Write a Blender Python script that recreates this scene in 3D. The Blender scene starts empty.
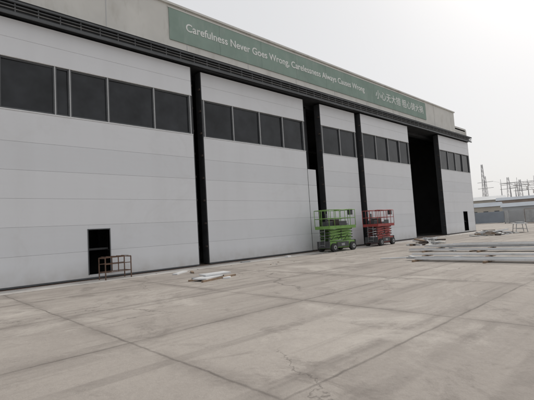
import bpy, bmesh, math, random
from mathutils import Vector, Matrix
random.seed(7)
S=bpy.context.scene
W=bpy.data.worlds.new("World"); S.world=W; W.use_nodes=True
S.view_settings.view_transform='Standard'
S.view_settings.look='None'; S.view_settings.exposure=0

# ---------------------------------------------------------------- materials
class N:
    def __init__(s,name):
        s.m=bpy.data.materials.new(name); s.m.use_nodes=True
        s.t=s.m.node_tree; s.b=s.t.nodes['Principled BSDF']
        s.tc=s.t.nodes.new('ShaderNodeTexCoord')
    def n(s,typ,ins=None,**kw):
        x=s.t.nodes.new(typ)
        for k,v in kw.items(): setattr(x,k,v)
        for k,v in (ins or {}).items(): s.set(x.inputs[k],v)
        return x
    def set(s,inp,v):
        if isinstance(v,bpy.types.NodeSocket): s.t.links.new(v,inp)
        elif isinstance(v,bpy.types.Node): s.t.links.new(v.outputs[0],inp)
        else: inp.default_value=v
    def math(s,op,a,b=0.0,c=0.0,clamp=False):
        x=s.n('ShaderNodeMath',operation=op,use_clamp=clamp)
        s.set(x.inputs[0],a); s.set(x.inputs[1],b); s.set(x.inputs[2],c)
        return x.outputs[0]
    def noise(s,scale,detail=4,rough=.55,vec=None,dist=0.0):
        x=s.n('ShaderNodeTexNoise',{'Scale':scale,'Detail':detail,'Roughness':rough,'Distortion':dist,
              'Vector':vec if vec is not None else s.tc.outputs['Object']})
        return x.outputs['Fac']
    def ramp(s,fac,a,b,va=0.0,vb=1.0):
        x=s.n('ShaderNodeMapRange',{'Value':fac,'From Min':a,'From Max':b,'To Min':va,'To Max':vb})
        return x.outputs[0]
    def mix(s,fac,a,b,mode='MIX'):
        x=s.n('ShaderNodeMix',data_type='RGBA',blend_type=mode)
        s.set(x.inputs[0],fac)
        for i,v in ((6,a),(7,b)):
            if isinstance(v,tuple) and len(v)==3: v=v+(1,)
            s.set(x.inputs[i],v)
        return x.outputs[2]
    def vmap(s,scale=(1,1,1),rot=(0,0,0),loc=(0,0,0),vec=None):
        x=s.n('ShaderNodeMapping',{'Vector':vec if vec is not None else s.tc.outputs['Object']})
        x.inputs['Scale'].default_value=scale; x.inputs['Rotation'].default_value=rot; x.inputs['Location'].default_value=loc
        return x.outputs[0]
    def bump(s,h,strength=.3,dist=.02):
        x=s.n('ShaderNodeBump',{'Height':h,'Strength':strength,'Distance':dist})
        s.set(s.b.inputs['Normal'],x.outputs[0])

def mat(name,col,rough=.6,metal=0.0,var=.15,scale=1.5,dirt=None,dirtamt=.4,spec=.5,bump=0.0):
    q=N(name)
    f=q.noise(scale,3,.6)
    dk=tuple(c*(1-var) for c in col); lt=tuple(min(1,c*(1+var)) for c in col)
    c=q.mix(q.ramp(f,.3,.7),dk,lt)
    if dirt:
        g=q.noise(scale*2.3,4,.65,vec=q.vmap((1,1,.3)))
        c=q.mix(q.ramp(g,.52,.75,0,dirtamt),c,dirt)
    q.set(q.b.inputs['Base Color'],c)
    q.b.inputs['Roughness'].default_value=rough; q.b.inputs['Metallic'].default_value=metal
    q.b.inputs['Specular IOR Level'].default_value=spec
    if bump: q.bump(q.noise(scale*8,3),bump,.01)
    return q.m

def panel_mat():
    q=N('white_sandwich_panel')
    o=q.tc.outputs['Object']
    sep=q.n('ShaderNodeSeparateXYZ',{'Vector':o})
    row=q.math('FLOOR',q.math('DIVIDE',q.math('SUBTRACT',sep.outputs[2],.09),1.085))
    wn=q.n('ShaderNodeTexWhiteNoise',{'W':row},noise_dimensions='1D')
    base=q.mix(wn.outputs['Value'],(.655,.67,.695),(.70,.712,.735))
    st=q.noise(1.0,4,.6,vec=q.vmap((.9,.9,.12)))
    base=q.mix(q.ramp(st,.45,.8,0,.25),base,(.55,.55,.56))
    low=q.ramp(sep.outputs[2],0.0,.8,1,0)
    base=q.mix(q.math('MULTIPLY',low,q.ramp(q.noise(2.2,4),.3,.7,.15,.7)),base,(.46,.43,.395))
    sm=q.noise(.45,5,.7,dist=1.2)
    base=q.mix(q.ramp(sm,.56,.78,0,.3),base,(.53,.525,.52))
    q.set(q.b.inputs['Base Color'],base)
    q.b.inputs['Roughness'].default_value=.45
    q.b.inputs['Specular IOR Level'].default_value=.35
    q.bump(q.noise(.8,2,vec=q.vmap((.5,1,2.0))),.4,.03)
    return q.m

def ground_mat():
    q=N('weathered_concrete')
    o=q.tc.outputs['Object']
    sep=q.n('ShaderNodeSeparateXYZ',{'Vector':o}); X=sep.outputs[0]; Y=sep.outputs[1]
    big=q.noise(.09,4,.6,dist=.6)
    mid=q.noise(.55,7,.72,dist=.4)
    fine=q.noise(11,5,.8)
    c=q.mix(q.ramp(big,.32,.68),(.305,.274,.246),(.40,.366,.33))
    c=q.mix(q.ramp(mid,.36,.64,0,.55),c,(.245,.219,.198))
    c=q.mix(q.ramp(fine,.3,.7,0,.3),c,(.50,.465,.43))
    def slabs(ox,px,oy,py):
        sx=q.math('FLOOR',q.math('DIVIDE',q.math('ADD',X,ox),px)); sy=q.math('FLOOR',q.math('DIVIDE',q.math('ADD',Y,oy),py))
        cv=q.n('ShaderNodeCombineXYZ',{'X':sx,'Y':sy})
        return q.n('ShaderNodeTexWhiteNoise',{'Vector':cv.outputs[0]},noise_dimensions='2D').outputs['Value']
    c=q.mix(q.math('MULTIPLY',slabs(1.3,4,1.2,3.3),.22),c,(.20,.178,.162))
    for sc,rot,a,b,amt in (((.05,1.5,1),.08,.52,.66,.55),((.06,1.2,1),-.45,.55,.68,.5),((.05,.8,1),.85,.57,.68,.5)):
        m=q.noise(1.0,4,.65,vec=q.vmap(sc,(0,0,rot)),dist=.35)
        c=q.mix(q.math('MULTIPLY',q.ramp(m,a,b,0,amt),q.ramp(mid,.60,.42,.15,1)),c,(.15,.132,.12))
    # blotchy dirt
    bl=q.noise(.8,8,.75,vec=q.vmap(loc=(11,5,0)),dist=.8)
    c=q.mix(q.ramp(bl,.54,.66,0,.55),c,(.17,.15,.135))
    d=q.noise(.3,7,.75,vec=q.vmap((1,1,1),loc=(30,12,0)),dist=1.0)
    c=q.mix(q.ramp(d,.53,.66,0,.55),c,(.49,.455,.415))
    for s_,r0,r1,am in ((.3,.07,.12,.65),(1.3,.06,.11,.5)):
        sp=q.n('ShaderNodeTexVoronoi',{'Vector':q.vmap((s_,s_,0)),'Scale':1.0,'Randomness':1.0})
        c=q.mix(q.math('MULTIPLY',q.ramp(q.math('ADD',sp.outputs['Distance'],q.math('MULTIPLY',mid,.12)),r0,r1,1,0),am),c,(.12,.105,.095))
    wob=q.math('MULTIPLY',q.math('SUBTRACT',q.noise(1.5,5,.7),.5),.12)
    def joint(v,off,per,w):
        p=q.math('PINGPONG',q.math('ADD',q.math('ADD',v,off),wob),per/2)
        return q.ramp(p,0,w,1,0)
    j=q.math('MAXIMUM',joint(X,1.3,4.0,.034),joint(Y,1.2,3.3,.034))
    js=q.math('MAXIMUM',joint(X,1.3,4.0,.28),joint(Y,1.2,3.3,.28))
    c=q.mix(q.math('MULTIPLY',js,q.ramp(mid,.40,.60,.05,.55)),c,(.165,.145,.13))
    j=q.math('MULTIPLY',j,q.ramp(q.noise(.8,4),.35,.6,.3,.95))
    dv=q.n('ShaderNodeTexNoise',{'Scale':.9,'Detail':5,'Roughness':.65,'Vector':o})
    vv=q.n('ShaderNodeVectorMath',{0:o,1:q.n('ShaderNodeVectorMath',{0:dv.outputs['Color'],1:(1.6,1.6,0)},operation='MULTIPLY').outputs[0]},operation='ADD')
    vo=q.n('ShaderNodeTexVoronoi',{'Vector':q.vmap((.16,.16,0),loc=(3,1,0),vec=vv.outputs[0]),'Scale':1.0},feature='DISTANCE_TO_EDGE')
    k=q.math('MULTIPLY',q.ramp(vo.outputs['Distance'],0,.004,.75,0),q.ramp(q.noise(.15,2),.42,.5))
    allk=q.math('MAXIMUM',j,k)
    c=q.mix(q.math('MULTIPLY',allk,.8),c,(.095,.083,.075))
    q.set(q.b.inputs['Base Color'],c)
    q.b.inputs['Roughness'].default_value=.85
    q.b.inputs['Specular IOR Level'].default_value=.25
    q.bump(q.noise(5,6,.8),.6,.03)
    return q.m

M={}
M['panel']=panel_mat(); M['ground']=ground_mat()
M['seam']=mat('panel_seam',(.46,.47,.48),.6,var=.05)
M['apron']=mat('pale_screed',(.46,.44,.415),.85,var=.2,scale=.7,dirt=(.26,.235,.215),dirtamt=.8,bump=.3)
M['dark']=mat('dark_steel',(.03,.032,.035),.7,var=.3)
M['trim']=mat('grey_trim',(.075,.08,.085),.55,var=.2)
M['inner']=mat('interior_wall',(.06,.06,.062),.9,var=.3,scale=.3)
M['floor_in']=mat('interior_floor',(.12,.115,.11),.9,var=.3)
M['cream']=mat('pale_parapet_paint',(.60,.595,.565),.7,var=.08,scale=.5,dirt=(.38,.36,.32),dirtamt=.6)
M['green']=mat('faded_green_banner',(.255,.335,.295),.8,var=.10,scale=.6,dirt=(.35,.40,.37),dirtamt=.6,spec=.2)
M['letter']=mat('white_letter',(.72,.74,.72),.7,var=.10,scale=3)
M['pipe']=mat('galvanised_pipe',(.16,.16,.16),.6,metal=.1,var=.25,dirt=(.09,.08,.07),dirtamt=.6)
M['rust']=mat('rusty_steel',(.125,.075,.052),.85,var=.35,scale=6,bump=.3)
M['bracket']=mat('brown_bracket',(.07,.055,.048),.8,var=.3,scale=6)
M['glass']=mat('dark_glass',(.020,.022,.025),.18,var=.6,scale=.8,spec=.35)
M['wpaint']=mat('white_profile',(.66,.67,.68),.4,var=.06,dirt=(.42,.40,.37),dirtamt=.4)
M['zinc']=mat('zinc_profile',(.42,.44,.46),.38,metal=.6,var=.15)
M['wood']=mat('timber',(.25,.18,.125),.85,var=.25,scale=5)
M['lgreen']=mat('lime_green_paint',(.17,.33,.075),.5,var=.12,dirt=(.12,.14,.08),dirtamt=.7,scale=3)
M['lred']=mat('red_paint',(.33,.05,.045),.5,var=.12,dirt=(.16,.08,.07),dirtamt=.7,scale=3)
M['rubber']=mat('tyre_rubber',(.035,.035,.035),.85,var=.3)
M['ldark']=mat('lift_dark',(.06,.062,.065),.6,var=.3)
M['lgrey']=mat('lift_grey',(.30,.31,.32),.5,var=.2)

# ---------------------------------------------------------------- mesh builder
class B:
    def __init__(s): s.bm=bmesh.new(); s.mats=[]
    def mi(s,m):
        if m not in s.mats: s.mats.append(m)
        return s.mats.index(m)
    def _f(s,vs,m):
        k=s.mi(m); f=s.bm.faces.new(vs); f.material_index=k; return f
    def box(s,x0,x1,y0,y1,z0,z1,m,M4=None):
        c=[Vector(p) for p in ((x0,y0,z0),(x1,y0,z0),(x1,y1,z0),(x0,y1,z0),(x0,y0,z1),(x1,y0,z1),(x1,y1,z1),(x0,y1,z1))]
        if M4 is not None: c=[M4@p for p in c]
        v=[s.bm.verts.new(p) for p in c]
        for q in ((3,2,1,0),(4,5,6,7),(0,1,5,4),(1,2,6,5),(2,3,7,6),(3,0,4,7)): s._f([v[i] for i in q],m)
    def bar(s,a,b,w,h,m,up=(0,0,1)):
        a=Vector(a); b=Vector(b); d=b-a; L=d.length; d.normalize()
        u=Vector(up)
        if abs(d.dot(u))>.98: u=Vector((0,1,0))
        r=d.cross(u).normalized(); u=r.cross(d)
        R=Matrix((( d.x,r.x,u.x,a.x),(d.y,r.y,u.y,a.y),(d.z,r.z,u.z,a.z),(0,0,0,1)))
        s.box(0,L,-w/2,w/2,-h/2,h/2,m,R)
    def tube(s,a,b,r,m,n=8,r2=None):
        a=Vector(a); b=Vector(b); d=(b-a).normalized(); r2=r if r2 is None else r2
        u=Vector((0,0,1)) if abs(d.z)<.9 else Vector((1,0,0))
        p=d.cross(u).normalized(); q=d.cross(p)
        va=[];vb=[]
        for i in range(n):
            t=2*math.pi*i/n; o=p*math.cos(t)+q*math.sin(t)
            va.append(s.bm.verts.new(a+o*r)); vb.append(s.bm.verts.new(b+o*r2))
        for i in range(n):
            j=(i+1)%n; f=s._f([va[i],va[j],vb[j],vb[i]],m); f.smooth=True
        s._f(va[::-1],m); s._f(vb,m)
    def done(s,name,parent=None,loc=(0,0,0),rz=0.0,bevel=0):
        bmesh.ops.recalc_face_normals(s.bm,faces=s.bm.faces[:])
        me=bpy.data.meshes.new(name); s.bm.to_mesh(me); s.bm.free()
        for m in s.mats: me.materials.append(m)
        o=bpy.data.objects.new(name,me); S.collection.objects.link(o)
        o.location=loc; o.rotation_euler=(0,0,rz)
        if parent: o.parent=parent
        if bevel:
            bv=o.modifiers.new('b','BEVEL'); bv.width=bevel; bv.segments=1; bv.limit_method='ANGLE'
        return o
def empty(name,loc=(0,0,0),rz=0):
    e=bpy.data.objects.new(name,None); S.collection.objects.link(e); e.location=loc; e.rotation_euler=(0,0,rz); return e

# ---------------------------------------------------------------- camera
H=1.6; D=17.2; F=400/534*36
al=math.radians(46.6); th=.061; pit=math.atan(30/400)
fw=Vector((math.cos(al)*math.cos(pit),math.sin(al)*math.cos(pit),math.sin(pit)))
rt=Vector((math.sin(al),-math.cos(al),0)); up=rt.cross(fw)
cr=rt*math.cos(th)-up*math.sin(th); cu=rt*math.sin(th)+up*math.cos(th)
cam=bpy.data.cameras.new('Camera'); co=bpy.data.objects.new('Camera',cam); S.collection.objects.link(co)
co.matrix_world=Matrix(((cr.x,cu.x,-fw.x,0),(cr.y,cu.y,-fw.y,-D),(cr.z,cu.z,-fw.z,H),(0,0,0,1)))
cam.lens=F; cam.sensor_width=36; cam.clip_end=5000; cam.clip_start=.1
S.camera=co

# ---------------------------------------------------------------- ground
g=B()
v=[g.bm.verts.new(p) for p in ((-1500,-1500,0),(1500,-1500,0),(1500,1500,0),(-1500,1500,0))]
g._f(v,M['ground']); g.done('ground')
a=B()
v=[a.bm.verts.new(p) for p in ((-14,-1.5,.004),(52,-1.5,.004),(52,.0,.004),(-14,.0,.004))]
a._f(v,M['apron']); a.done('concrete_apron')
r=B()
for yy in (-.14,.36,.86):
    r.box(-14,50,yy-.03,yy+.03,.003,.022,M['rust'])
r.done('door_rail_track')

# ---------------------------------------------------------------- hangar
hang=empty('aircraft_hangar')
DH=10.3; WB,WT=6.7,8.82; XE=49.6
def leaf(x0,x1,y,panes,door=None,name='door_leaf'):
    b=B(); t=.2; P=M['panel']
    hs=[i*1.085+.09 for i in range(7)]; hs[-1]=WB
    rows=[(hs[i],hs[i+1]) for i in range(6)]+[(WT,9.55),(9.55,DH)]
    for (z0,z1) in rows:
        zz0=z0+.004; zz1=z1-.004
        segs=[(x0,x1)]
        if door and z0<door[3]:
            dx0,dx1,dz0,dz1=door
            b.box(x0,dx0,y,y+t,zz0,zz1,P); b.box(dx1,x1,y,y+t,zz0,zz1,P)
            if z1>dz1: b.box(dx0,dx1,y+.001,y+t,max(dz1,zz0),zz1,P)
            if z0<dz0: b.box(dx0,dx1,y+.001,y+t,zz0,dz0,P)
            segs=[]
        for s0,s1 in segs: b.box(s0,s1,y,y+t,zz0,zz1,P)
    Q=M['seam']
    if door:
        dx0,dx1,dz0,dz1=door
        b.box(x0+.02,dx0-.02,y+.012,y+t-.02,.09,WB-.02,Q); b.box(dx1+.02,x1-.02,y+.012,y+t-.02,.09,WB-.02,Q)
        b.box(dx0-.02,dx1+.02,y+.012,y+t-.02,dz1+.02,WB-.02,Q)
        b.box(dx0-.04,dx0,y-.015,y+t+.01,dz0,dz1,M['trim']); b.box(dx1,dx1+.04,y-.015,y+t+.01,dz0,dz1,M['trim']); b.box(dx0-.04,dx1+.04,y-.017,y+t+.01,dz1,dz1+.04,M['trim'])
        b.box(dx0+.02,dx0+.06,y+t+.02,y+t+.8,dz0,dz1,M['lgrey'])
    else: b.box(x0+.02,x1-.02,y+.012,y+t-.02,.09,WB-.02,Q)
    b.box(x0+.02,x1-.02,y+.012,y+t-.02,WT+.02,DH-.02,Q)
    b.box(x0,x1,y-.01,y+t+.01,.03,.092,M['trim'])
    b.box(x0,x1,y-.02,y+t,WB,WB+.05,M['wpaint'])
    b.box(x0,x1,y-.02,y+t,WT-.05,WT,M['wpaint'])
    b.done(name,hang,bevel=.003)
    w=B()
    for i,px in enumerate(panes):
        hw=.07 if 0<i<len(panes)-1 else .09
        w.box(px-hw,px+hw,y+.02,y+.16,WB+.05,WT-.05,M['trim'])
        w.box(px-.02,px+.02,y-.004,y+.02,WB+.05,WT-.05,M['seam'])
    w.box(panes[0]+.09,panes[-1]-.09,y+.05,y+.12,WB+.05,WB+.12,M['trim']); w.box(panes[0]+.09,panes[-1]-.09,y+.05,y+.12,WT-.12,WT-.05,M['trim'])
    w.done('window_frame',hang)
    gl=B()
    rr=random.Random(int(x0*10))
    for i in range(len(panes)-1):
        R=Matrix.Translation(((panes[i]+panes[i+1])/2,y+.1,(WB+WT)/2))@Matrix.Rotation(rr.uniform(-.02,.02),4,'Z')@Matrix.Rotation(rr.uniform(-.01,.01),4,'X')
        hw=(panes[i+1]-panes[i])/2-.06
        gl.box(-hw,hw,-.005,.005,-(WT-WB)/2+.1,(WT-WB)/2-.1,M['glass'],R)
    gl.done('window_pane',hang)
    e=B()
    for ex in (x0,x1):
        sg=1 if ex==x0 else -1
        # dark end capping + post
        e.box(min(ex-sg*.05,ex-sg*.001),max(ex-sg*.05,ex-sg*.001),y+.006,y+t+.3,.05,DH-.003,M['dark'])
        e.box(min(ex,ex+sg*.18),max(ex,ex+sg*.18),y+t+.002,y+t+.28,.06,DH-.01,M['dark'])
        for k in range(8): e.box(min(ex-sg*.10,ex-sg*.051),max(ex-sg*.10,ex-sg*.051),y+.05,y+.2,.9+k*1.2,1.0+k*1.2,M['bracket'])
    for k in range(1,8):
        e.box(x0+.19,x1-.19,y+t+.01,y+t+.2,k*1.2,k*1.2+.08,M['dark'])
    e.done('door_leaf_frame',hang)
leaf(-9.6,-1.2,0,[-9.5,-7.5,-5.5,-3.4,-1.3])
leaf(-.9,11.32,0,[-.8,1.0,2.9,4.83,5.4,6.98,9.2,11.22],door=(5.98,6.85,.2,2.05))
leaf(12.12,20.35,.22,[12.22,14.2,16.26,18.25,20.25])
leaf(22.15,26.4,.22,[22.25,24.3,26.3])
leaf(26.9,34.5,0,[27.0,28.9,30.8,32.75,34.4])
leaf(41.0,48.9,0,[41.1,43.0,44.9,46.9,48.8],door=(45.7,46.8,.2,2.3))
b=B()
for k in range(5): b.box(20.41,21.25,.24,.34,.1+k*1.085,.1+(k+1)*1.085-.012,M['panel'])
b.done('door_infill_panel',hang)
c=B()
for cx in (11.7,21.7,35.6):
    c.box(cx-.16,cx+.16,1.3,1.7,0,DH,M['dark'])
c.box(-14,XE-.4,1.3,1.8,DH-.1,11.3,M['dark'])
for i in range(8):
    x=-10+i*8.2
    for yy in (14,28,44):
        c.box(x-.25,x+.25,yy-.25,yy+.25,0,12,M['inner'])
for yy in (4,14,24,34):
    c.box(-14,XE-.4,yy-.12,yy+.12,10.6,10.8,M['dark']); c.box(-14,XE-.4,yy-.12,yy+.12,12.2,12.4,M['dark'])
c.done('hangar_steelwork',hang)
s=B()
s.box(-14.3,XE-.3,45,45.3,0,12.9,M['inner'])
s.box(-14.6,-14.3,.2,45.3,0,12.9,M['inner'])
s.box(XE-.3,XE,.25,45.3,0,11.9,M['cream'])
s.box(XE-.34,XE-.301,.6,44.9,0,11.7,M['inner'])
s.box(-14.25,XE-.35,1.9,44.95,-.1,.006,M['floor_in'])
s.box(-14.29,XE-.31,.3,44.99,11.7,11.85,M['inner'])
s.done('hangar_walls',hang)
rf=B()
rf.box(-14.2,45.6,.35,45,12.5,12.75,M['trim'])
rf.box(-14.4,XE+.1,.56,45.5,11.9,12.0,M['trim'])
rf.box(45.3,45.7,.35,45,12.0,12.5,M['cream'])
rf.done('hangar_roof',hang)
p=B()
p.box(-14.4,45.7,.02,.28,11.08,13.35,M['cream'])
p.box(-14.4,45.8,-.08,.34,13.35,13.46,M['cream'])
p.box(-14.4,45.8,-.06,.018,11.0,11.1,M['cream'])
for i in range(14):
    p.box(-14+i*4.2,-14+i*4.2+.03,.008,.02,11.11,13.34,M['seam'])
p.box(45.72,XE,.3,.55,10.9,12.05,M['cream'])
p.done('parapet_fascia',hang)
bn=B()
xs=[10.2+i*3.16 for i in range(10)]
for i in range(9): bn.box(xs[i],xs[i+1]-.012,-.03,.006,11.5,13.2,M['green'])
bn.box(10.15,38.65,-.045,-.031,13.17,13.23,M['cream'])
bn.done('slogan_banner',hang)
def text(body,x,z,size,width,name,off):
    cu_=bpy.data.curves.new(name,'FONT'); cu_.body=body; cu_.size=size; cu_.extrude=.006
    cu_.offset=off
    o=bpy.data.objects.new(name,cu_); S.collection.objects.link(o)
    o.data.materials.append(M['letter'])
    o.rotation_euler=(math.pi/2,0,0); o.location=(x,-.040,z)
    bpy.context.view_layer.update()
    w=o.dimensions.x
    if w>0: o.scale=(width/w,1,1)
    o.parent=hang
text('Carefulness Never Goes Wrong, Carelessness Always Causes Wrong',11.15,12.2,.60,16.6,'slogan_text',.008)
text('小心无大错 粗心铸大祸',29.4,12.08,.80,8.6,'slogan_text_chinese',.003)
gd=B()
gd.box(-14.4,XE-.2,.05,1.2,DH+.12,DH+.3,M['dark'])
gd.box(-14.4,XE-.2,.9,1.0,DH+.3,11.25,M['dark'])
gd.box(-14.4,XE-.2,-.32,-.26,DH+.02,DH+.14,M['trim'])
gd.box(-14.4,XE-.2,-.36,-.28,10.80,10.88,M['trim'])
gd.box(-14.4,XE-.2,-.36,-.0,10.90,10.93,M['dark'])
gd.box(-14.4,XE-.2,-.05,.0,10.45,10.88,M['dark'])
for zz,yy,rr_,mm in ((10.56,-.31,.022,'pipe'),(10.69,-.32,.028,'trim')):
    gd.tube((-14.4,yy,zz),(XE-.2,yy,zz),rr_,M[mm],6)
x=-14.2
while x<XE-.6:
    gd.box(x-.02,x+.02,-.31,-.27,DH+.05,10.82,M['trim'])
    gd.box(x-.03,x+.03,-.28,-.06,10.78,10.82,M['dark'])
    x+=.8
gd.box(-14.4,XE-.2,-.12,.04,DH+.2,DH+.28,M['trim'])
gd.done('door_guide_beam',hang)
rc=B()
x=12
while x<44:
    rc.tube((x,.9,12.7),(x,.9,13.75),.02,M['trim'],5); x+=2.1
rc.tube((12,.9,13.73),(43.5,.9,13.73),.018,M['trim'],5)
rc.done('roof_handrail',hang)

# ---------------------------------------------------------------- scissor lifts
def lift(loc,rz,paint,rail,name='scissor_lift',sc=1.0):
    e=empty(name,loc,rz); L=2.4; Wd=1.15; e.scale=(sc,sc,sc)
    b=B()
    b.box(-L/2+.05,L/2-.05,-Wd/2+.12,Wd/2-.12,.2,.58,paint)
    b.box(-L/2-.02,-L/2+.05,-Wd/2+.08,Wd/2-.08,.22,.62,M['ldark']); b.box(L/2-.05,L/2+.02,-Wd/2+.08,Wd/2-.08,.22,.62,M['ldark'])
    for sy in (-1,1):
        b.box(-.55,.5,min(sy*.46,sy*.53),max(sy*.46,sy*.53),.26,.55,M['ldark'])
        b.box(-.2,.1,min(sy*.53,sy*.545),max(sy*.53,sy*.545),.32,.46,M['lgrey'])
    b.done('chassis',e,bevel=.015)
    w=B()
    for wx in (-.85,.85):
        for sy in (-1,1):
            w.tube((wx,sy*.40,.25),(wx,sy*.60,.25),.25,M['rubber'],20)
            w.tube((wx,sy*.595,.25),(wx,sy*.615,.25),.13,M['lgrey'],14)
            w.tube((wx,sy*.61,.25),(wx,sy*.63,.25),.05,M['ldark'],10)
    w.done('wheels',e)
    s=B(); n=4; z0=.62; dz=.17
    for k in range(n):
        za=z0+k*dz; zb=za+dz
        for sy in (-1,1):
            s.bar((-1.0,sy*.36,za+.03),(1.0,sy*.36,zb+.0),.045,.095,paint)
            s.bar((-1.0,sy*.29,zb+.0),(1.0,sy*.29,za+.03),.045,.095,paint)
        for xx in (-1.0,1.0): s.tube((xx,-.42,zb),(xx,.42,zb),.03,M['ldark'],8)
        s.tube((0,-.42,za+dz/2),(0,.42,za+dz/2),.03,M['ldark'],8)
    s.tube((-.7,0,.66),(.55,0,1.15),.05,M['lgrey'],10)
    for i in range(6):
        s.tube((-.9+i*.3,-.40,.7+.1*(i%2)),(-.6+i*.3,-.40,.95-.1*(i%2)),.015,M['rubber'],5)
    s.done('scissor_arms',e)
    p=B(); zt=1.36
    p.box(-L/2,L/2,-Wd/2,Wd/2,zt,zt+.07,M['ldark'])
    p.box(-L/2,L/2,-Wd/2-.012,-Wd/2,zt-.03,zt+.16,paint); p.box(-L/2,L/2,Wd/2,Wd/2+.012,zt-.03,zt+.16,paint)
    p.box(-L/2-.012,-L/2,-Wd/2,Wd/2,zt-.03,zt+.16,paint); p.box(L/2,L/2+.012,-Wd/2,Wd/2,zt-.03,zt+.16,paint)
    p.done('platform',e)
    rr=B(); r_=.021
    hz=(zt+.6,zt+1.1)
    for z in hz:
        for sy in (-1,1): rr.tube((-L/2,sy*Wd/2,z),(L/2,sy*Wd/2,z),r_,rail)
        for sx in (-1,1): rr.tube((sx*L/2,-Wd/2,z),(sx*L/2,Wd/2,z),r_,rail)
    for i in range(6):
        xx=-L/2+i*L/5
        for sy in (-1,1): rr.tube((xx,sy*Wd/2,zt+.1),(xx,sy*Wd/2,hz[1]),r_*.9,rail)
    for sx in (-1,1): rr.tube((sx*L/2,0,zt+.1),(sx*L/2,0,hz[1]),r_*.9,rail)
    rr.tube((L*.22,-Wd/2+.05,hz[1]+.02),(L*.22,Wd/2-.05,hz[1]+.02),r_,rail)
    rr.done('guard_rail',e)
    c=B()
    c.box(L/2-.42,L/2-.17,-Wd/2+.03,-Wd/2+.23,zt+.78,zt+1.14,M['ldark'])
    c.box(-L/2+.2,-L/2+.75,-.2,.25,zt+.07,zt+.42,M['ldark'])
    c.box(-.3,.25,-.1,.35,zt+.07,zt+.55,M['bracket'])
    c.box(.3,.9,-.3,.3,zt+.07,zt+.3,M['lgrey'])
    c.box(-.35,.35,-Wd/2-.024,-Wd/2-.013,zt+.16,zt+.42,M['ldark'])
    c.tube((-.5,.3,zt+.07),(-.45,.32,zt+.9),.06,M['ldark'],8)
    c.done('control_box',e,bevel=.01)
    l=B()
    for sy in (-.2,.2): l.tube((-L/2-.1,sy,.3),(-L/2-.02,sy,zt),.016,M['lgrey'],6)
    for k in range(4): l.tube((-L/2-.09+k*.015,-.2,.4+k*.27),(-L/2-.09+k*.015,.2,.4+k*.27),.014,M['lgrey'],6)
    l.done('ladder',e)
lift((21.0,-1.3,0.004),math.radians(-4),M['lgreen'],M['lgreen'],sc=1.06)
lift((26.2,-1.3,0.004),math.radians(3),M['lred'],M['lred'],sc=1.03)

# ---------------------------------------------------------------- rusty trestle
t=B(); L=1.1; Wt=.55; Ht=.88
for sx in (-1,1):
    for sy in (-1,1): t.bar((sx*L/2,sy*Wt/2,0),(sx*L/2,sy*Wt/2,Ht),.035,.035,M['rust'])
    for z in (.3,Ht-.02): t.bar((sx*L/2,-Wt/2,z),(sx*L/2,Wt/2,z),.03,.03,M['rust'])
for sy in (-1,1):
    t.bar((0,sy*Wt/2,.3),(0,sy*Wt/2,Ht),.03,.03,M['rust'])
    for z in (.3,.62,Ht): t.bar((-L/2,sy*Wt/2,z),(L/2,sy*Wt/2,z),.03,.03,M['rust'])
for i in range(5): t.bar((-L/2+.1+i*.22,-Wt/2,Ht+.03),(-L/2+.1+i*.22,Wt/2,Ht+.03),.05,.02,M['rust'])
t.done('steel_trestle',loc=(6.75,-.75,0.004),rz=.08)

# ---------------------------------------------------------------- boards / sheets on ground
def sheet(loc,rz,L,Wd,th,m,name,tilt=0,z=0):
    b=B(); b.box(-L/2,L/2,-Wd/2,Wd/2,0,th,m)
    o=b.done(name,loc=(loc[0],loc[1],z+.005),rz=rz); o.rotation_euler=(tilt,0,rz); return o
pp=empty('panel_offcut_pile',(8.3,-5.2,0),0.25)
b=B()
b.box(-.75,.35,-.35,.2,.06,.1,M['wpaint'],Matrix.Rotation(.15,4,'Z'))
b.box(-.2,.85,-.1,.42,.11,.16,M['wpaint'],Matrix.Rotation(-.35,4,'Z'))
b.box(-.9,.9,-.5,-.42,.0,.06,M['wood']); b.box(-.8,.8,.2,.27,0,.055,M['wood'])
b.box(-.3,.1,-.75,-.5,.0,.04,M['wpaint'],Matrix.Rotation(.6,4,'Z'))
b.box(.3,.9,-.6,-.53,.0,.04,M['bracket'],Matrix.Rotation(.9,4,'Z'))
b.box(-.5,.0,.35,.5,.0,.05,M['lgrey'],Matrix.Rotation(-.5,4,'Z'))
b.done('offcuts',pp)
sheet((8.9,-2.2),.6,1.0,.22,.05,M['wpaint'],'panel_offcut')
sheet((9.3,-2.5),1.1,.6,.1,.05,M['wood'],'timber_board')
sheet((13.5,-1.0),-.2,.5,.2,.04,M['lgrey'],'panel_offcut')
sheet((16.5,-1.2),.3,.4,.2,.07,M['wpaint'],'panel_offcut')
rr=random.Random(5); b=B()
for i in range(40):
    x=rr.uniform(8,42); y=-rr.uniform(.3,3.5)**1.1; s_=rr.uniform(.02,.06)
    R=Matrix.Translation((x,y,.005))@Matrix.Rotation(rr.uniform(0,3),4,'Z')
    b.box(-s_,s_,-s_*.5,s_*.5,0,s_*.3,rr.choice([M['wpaint'],M['lgrey'],M['lgrey'],M['wood']]),R)
b.done('ground_litter')

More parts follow.
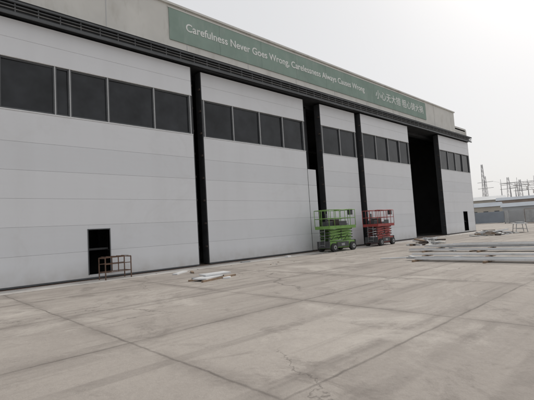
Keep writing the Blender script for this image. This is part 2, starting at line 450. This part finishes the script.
# ---------------------------------------------------------------- steel profile stacks (right)
def chan(b,y0,L,x,z,w,h,m,ang=0.0):
    R=Matrix.Translation((x,y0,z))@Matrix.Rotation(ang,4,'Z')
    b.box(-w/2,w/2,-L,0,0,.012,m,R); b.box(-w/2,-w/2+.012,-L,0,.0121,h,m,R); b.box(w/2-.012,w/2,-L,0,.0121,h,m,R)
st=empty('steel_profile_stack')
b=B()
rnd=random.Random(3)
for x0,y0,n,lay in ((15.3,-8.9,3,1),(17.4,-8.3,2,1),(19.9,-7.1,3,1),(22.0,-6.9,2,2),(24.5,-7.6,2,1)):
    for k in (0.6,3.2,5.8,8.0): b.box(x0-.35,x0+n*.24+.1,y0-k-.05,y0-k+.05,0,.07,M['wood'])
    for l in range(lay):
        for i in range(n):
            chan(b,y0+rnd.uniform(-.9,.6),7.5+rnd.uniform(-1.3,.9),x0+i*.27+rnd.uniform(-.05,.05),.072+l*.1,.16,.07,rnd.choice([M['wpaint'],M['zinc'],M['wpaint']]),rnd.uniform(-.05,.05))
b.done('profiles',st)
b=B()
for i in range(7):
    y=-7.0-rnd.random()*5
    x=16.3+rnd.random()*6
    R=Matrix.Translation((x,y,.004+.05*i))@Matrix.Rotation(rnd.uniform(-.9,.9),4,'Z')
    b.box(-.9,.9,-.06,.06,-.05*i,.04-.05*i,rnd.choice([M['wpaint'],M['zinc'],M['wood']]),R)
b.done('loose_profile',st)

def debris(cx,cy,rx,ry,n,name,seed,h=.25):
    rr=random.Random(seed); b=B()
    for i in range(n):
        a=rr.uniform(0,6.28); d=math.sqrt(rr.random())
        x=math.cos(a)*rx*d; y=math.sin(a)*ry*d; z=rr.random()*h*(1-d)
        R=Matrix.Translation((x,y,z+.005))@Matrix.Rotation(rr.uniform(0,3.1),4,'Z')@Matrix.Rotation(rr.uniform(-.2,.2)*(1 if z>.03 else 0),4,'Y')
        L=rr.uniform(.2,1.3); w=rr.uniform(.05,.35); t=rr.uniform(.03,.12)
        b.box(-L/2,L/2,-w/2,w/2,0,t,rr.choice([M['wpaint'],M['wood'],M['lgrey'],M['wpaint'],M['bracket'],M['cream']]),R)
    b.done(name,loc=(cx,cy,0))
debris(26.4,-4.8,1.5,.8,18,'building_debris',1)
debris(30.0,-3.0,1.6,1.0,18,'building_debris',2)
debris(38.5,-5.0,3.0,1.6,50,'building_debris',3,.5)
debris(46,-9,3.5,2.0,60,'building_debris',4,.6)
debris(37.5,-11.5,2.0,1.5,22,'building_debris',5,.3)

def table(x,y,rz,name='work_table'):
    b=B()
    b.box(-1.2,1.2,-.5,.5,.78,.84,M['wpaint'])
    for sx in (-1,1):
        for sy in (-1,1): b.bar((sx*1.0,sy*.45,0),(sx*.9,sy*.35,.78),.05,.05,M['lgrey'])
        b.bar((sx*.97,-.4,.35),(sx*.97,.4,.35),.04,.04,M['lgrey'])
    b.box(-.8,.5,-.3,.3,.842,.95,M['lgrey'])
    b.done(name,loc=(x,y,0),rz=rz)
table(42,-6.2,.4); table(54,-12,.2)

# ---------------------------------------------------------------- distant buildings
M['bcream']=mat('render_wall',(.44,.41,.36),.85,var=.1,scale=.2,dirt=(.32,.29,.26))  # far materials kept pale: atmospheric haze is put into their base colours
M['bgrey']=mat('grey_cladding',(.38,.395,.41),.7,var=.1,scale=.2)
M['broof']=mat('blue_grey_roof',(.26,.29,.33),.8,var=.15,scale=.2,spec=.2)
M['bbrown']=mat('brick_brown',(.30,.25,.22),.9,var=.15,scale=.5)
M['bwin']=mat('far_window',(.09,.095,.10),.3,var=.1)
def house(loc,rz,L,Wd,h,rh,wm,rm,nw,name):
    e=empty(name,(loc[0],loc[1],0),rz)
    b=B(); b.box(-L/2,L/2,-Wd/2,Wd/2,0,h,wm); b.done('walls',e)
    r=B()
    o=.4
    vs=[(-L/2-o,-Wd/2-o,h),(L/2+o,-Wd/2-o,h),(L/2+o,Wd/2+o,h),(-L/2-o,Wd/2+o,h),(-L/2-o,0,h+rh),(L/2+o,0,h+rh)]
    v=[r.bm.verts.new((p[0],p[1],p[2]+.003)) for p in vs]
    for q in ((3,2,1,0),(0,1,5,4),(2,3,4,5),(1,2,5),(3,0,4)): r._f([v[i] for i in q],rm)
    r.done('roof',e)
    w=B()
    for i in range(nw):
        x=-L/2+(i+.5)*L/nw
        for sy in (-1,1):
            y=sy*(Wd/2+.02)
            w.box(x-L/nw*.22,x+L/nw*.22,min(y,y-sy*.1),max(y,y-sy*.1),h*.38,h*.72,M['bwin'])
            w.box(x-L/nw*.25,x+L/nw*.25,min(y,y+sy*.08),max(y,y+sy*.08),h*.35,h*.38,M['cream'])
    w.done('windows',e)
house((118,27),-1.2,18,9,4.2,1.2,M['bcream'],M['broof'],7,'site_office_building')
house((112,9),-1.35,12,8,3.6,1.0,M['bgrey'],M['broof'],4,'warehouse_building')
house((150,-6),-1.3,34,14,6.0,1.6,M['bbrown'],M['bgrey'],9,'brick_building')
house((160,42),-1.2,26,14,7.5,1.6,M['bcream'],M['bgrey'],9,'warehouse_building')
house((155,22),-1.3,14,12,6.6,1.2,M['bbrown'],M['broof'],4,'brick_building')
def container(x,y,rz,m):
    b=B(); b.box(-3,3,-1.2,1.2,.1,2.6,m)
    for i in range(24):
        xx=-2.9+i*.245
        b.box(xx,xx+.1,-1.24,-1.2,.25,2.45,m); b.box(xx,xx+.1,1.2,1.24,.25,2.45,m)
    for sx in (-1,1):
        for sy in (-1,1): b.box(sx*3-.08,sx*3+.08,sy*1.2-.08,sy*1.2+.08,0,2.68,M['lgrey'])
    b.box(-3.05,-3.0,-1.0,1.0,.2,2.5,M['lgrey'])
    b.done('shipping_container',loc=(x,y,0),rz=rz)
container(92,6,-1.0,M['bgrey']); container(88,-6,-1.2,M['wpaint']); container(100,15,-1.1,M['broof']); container(84,1,-.4,M['bbrown'])
b=B()
for i in range(40):
    y=60-i*5
    b.box(131,131.25,y,y+4.8,0,2.3,M['bcream']); b.box(130.9,131.35,y+4.8,y+5,0,2.5,M['cream'])
b.done('perimeter_wall')
M['mast']=mat('galvanised_mast',(.32,.32,.33),.6,var=.1)
def mast(x,y,h,w,name='lattice_mast',arm=0):
    b=B(); n=int(h/2)
    for sx in (-1,1):
        for sy in (-1,1): b.bar((sx*w,sy*w,0),(sx*w*.25,sy*w*.25,h),.12,.12,M['mast'])
    for k in range(n):
        z0=k*h/n; z1=(k+1)*h/n; w0=w*(1-.75*k/n); w1=w*(1-.75*(k+1)/n)
        for sy in (-1,1):
            b.bar((-w0,sy*w0,z0),(w1,sy*w1,z1),.06,.06,M['mast']); b.bar((sy*w0,-w0,z0),(sy*w1,w1,z1),.06,.06,M['mast'])
    if arm:
        for z in (h*.72,h*.86): b.bar((0,-arm,z),(0,arm,z),.18,.2,M['mast'])
    b.done(name,loc=(x,y,0))
def gantry(x,y,rz,n,sp,h):
    b=B()
    for i in range(n):
        b.bar((-.9,i*sp,0),(0,i*sp,h),.2,.2,M['mast']); b.bar((.9,i*sp,0),(0,i*sp,h),.2,.2,M['mast'])
        b.bar((0,i*sp,h),(0,i*sp,h+2.4),.12,.12,M['mast'])
    for dz in (-.5,.2): b.bar((0,0,h+dz),(0,(n-1)*sp,h+dz),.16,.16,M['mast'])
    m=int((n-1)*sp/1.6)
    for k in range(m):
        b.bar((0,k*1.6,h-.5),(0,k*1.6+.8,h+.2),.08,.08,M['mast'])
        if k%3==1: b.tube((0,k*1.6,h-.6),(0,k*1.6,h-2.0),.12,M['bbrown'],6)
    b.done('substation_gantry',loc=(x,y,0),rz=rz)
gantry(190,-50,0,14,6.5,13.5); gantry(210,-42,.05,14,6.5,16); gantry(178,-40,-.03,11,7,11.5)
mast(185,43,24,.9); mast(230,46,21,1.3,arm=4); mast(215,37,18,1.1,arm=3); mast(222,27,20,1.1,arm=3); mast(205,20,16,1.0,arm=3); mast(240,60,24,1.3,arm=4)
b=B()
pts=[((230,42,18.1),(222,24,17.2)),((230,50,18.1),(222,30,17.2)),((222,24,17.2),(205,17,13.8)),((222,30,17.2),(205,23,13.8)),((215,34,15.5),(205,17,13.8)),((240,56,20.6),(230,42,18.1)),((222,24,17.2),(225,-40,18)),((222,30,14.4),(228,-40,15))]
for A_,B_ in pts:
    A_=Vector(A_);B_=Vector(B_); L=(A_-B_).length; pv=A_
    for k in range(1,9):
        t_=k/8; q_=A_.lerp(B_,t_); q_.z-=4*t_*(1-t_)*L*.03
        b.tube(pv,q_,.04,M['mast'],4); pv=q_
b.done('power_lines')
def lamp(x,y,h):
    b=B(); b.tube((0,0,0),(0,0,h),.12,M['mast'],8,.06); b.tube((0,0,h),(-1.5,0,h+.3),.05,M['mast'],6); b.box(-2.1,-1.4,-.15,.15,h+.22,h+.36,M['lgrey'])
    b.done('street_lamp',loc=(x,y,0))
lamp(125,33,9); lamp(125,4,9); lamp(118,-30,9)

M['leaf']=mat('foliage',(.085,.105,.06),.9,var=.4,scale=.4)
M['bark']=mat('bark',(.10,.08,.06),.9)
rr=random.Random(11); b=B()
ki=b.mi(M['leaf'])
for t_ in range(60):
    x=240+rr.uniform(-12,25); y=-120+t_*4.6+rr.uniform(-2,2); h=rr.uniform(5,10)
    b.tube((x,y,0),(x+rr.uniform(-.4,.4),y,h*.6),.25,M['bark'],5,.1)
    cl=[(x+rr.uniform(-2,2),y+rr.uniform(-2.6,2.6),h*rr.uniform(.45,.95),rr.uniform(.9,2.0)) for _ in range(8)]
    for (cx,cy,cz,cr_) in cl:
        for _ in range(45):
            d=Vector((rr.gauss(0,1),rr.gauss(0,1),rr.gauss(0,.8))).normalized()*cr_*rr.uniform(.5,1.1)
            c0=Vector((cx,cy,cz))+d; u=Vector((rr.gauss(0,1),rr.gauss(0,1),rr.gauss(0,1))).normalized(); w=u.orthogonal().normalized()
            sz=rr.uniform(.2,.45)
            f=b.bm.faces.new([b.bm.verts.new(c0+u*sz),b.bm.verts.new(c0+w*sz),b.bm.verts.new(c0-u*sz),b.bm.verts.new(c0-w*sz)]); f.material_index=ki
b.done('distant_tree_belt')

# ---------------------------------------------------------------- light
A=math.radians(3); E=math.radians(42)
sv=Vector((math.cos(E)*math.cos(A),math.cos(E)*math.sin(A),math.sin(E)))
sl=bpy.data.lights.new('sun','SUN'); sl.energy=2.2; sl.angle=math.radians(4); sl.color=(1,.95,.88)
so=bpy.data.objects.new('sun',sl); S.collection.objects.link(so); so.rotation_euler=sv.to_track_quat('Z','Y').to_euler()
nt=W.node_tree; bg=nt.nodes['Background']
sk=nt.nodes.new('ShaderNodeTexSky'); sk.sky_type='NISHITA'; sk.sun_disc=False
sk.sun_elevation=E; sk.sun_rotation=math.pi/2-A; sk.dust_density=4; sk.air_density=1.0; sk.ozone_density=1.5
hs=nt.nodes.new('ShaderNodeHueSaturation'); hs.inputs['Saturation'].default_value=.5
nt.links.new(sk.outputs[0],hs.inputs['Color'])
ad=nt.nodes.new('ShaderNodeMix'); ad.data_type='RGBA'; ad.blend_type='MIX'; ad.inputs[0].default_value=.78
nt.links.new(hs.outputs[0],ad.inputs[6]); ad.inputs[7].default_value=(8.1,8.1,8.15,1)
nt.links.new(ad.outputs[2],bg.inputs['Color']); bg.inputs['Strength'].default_value=.1
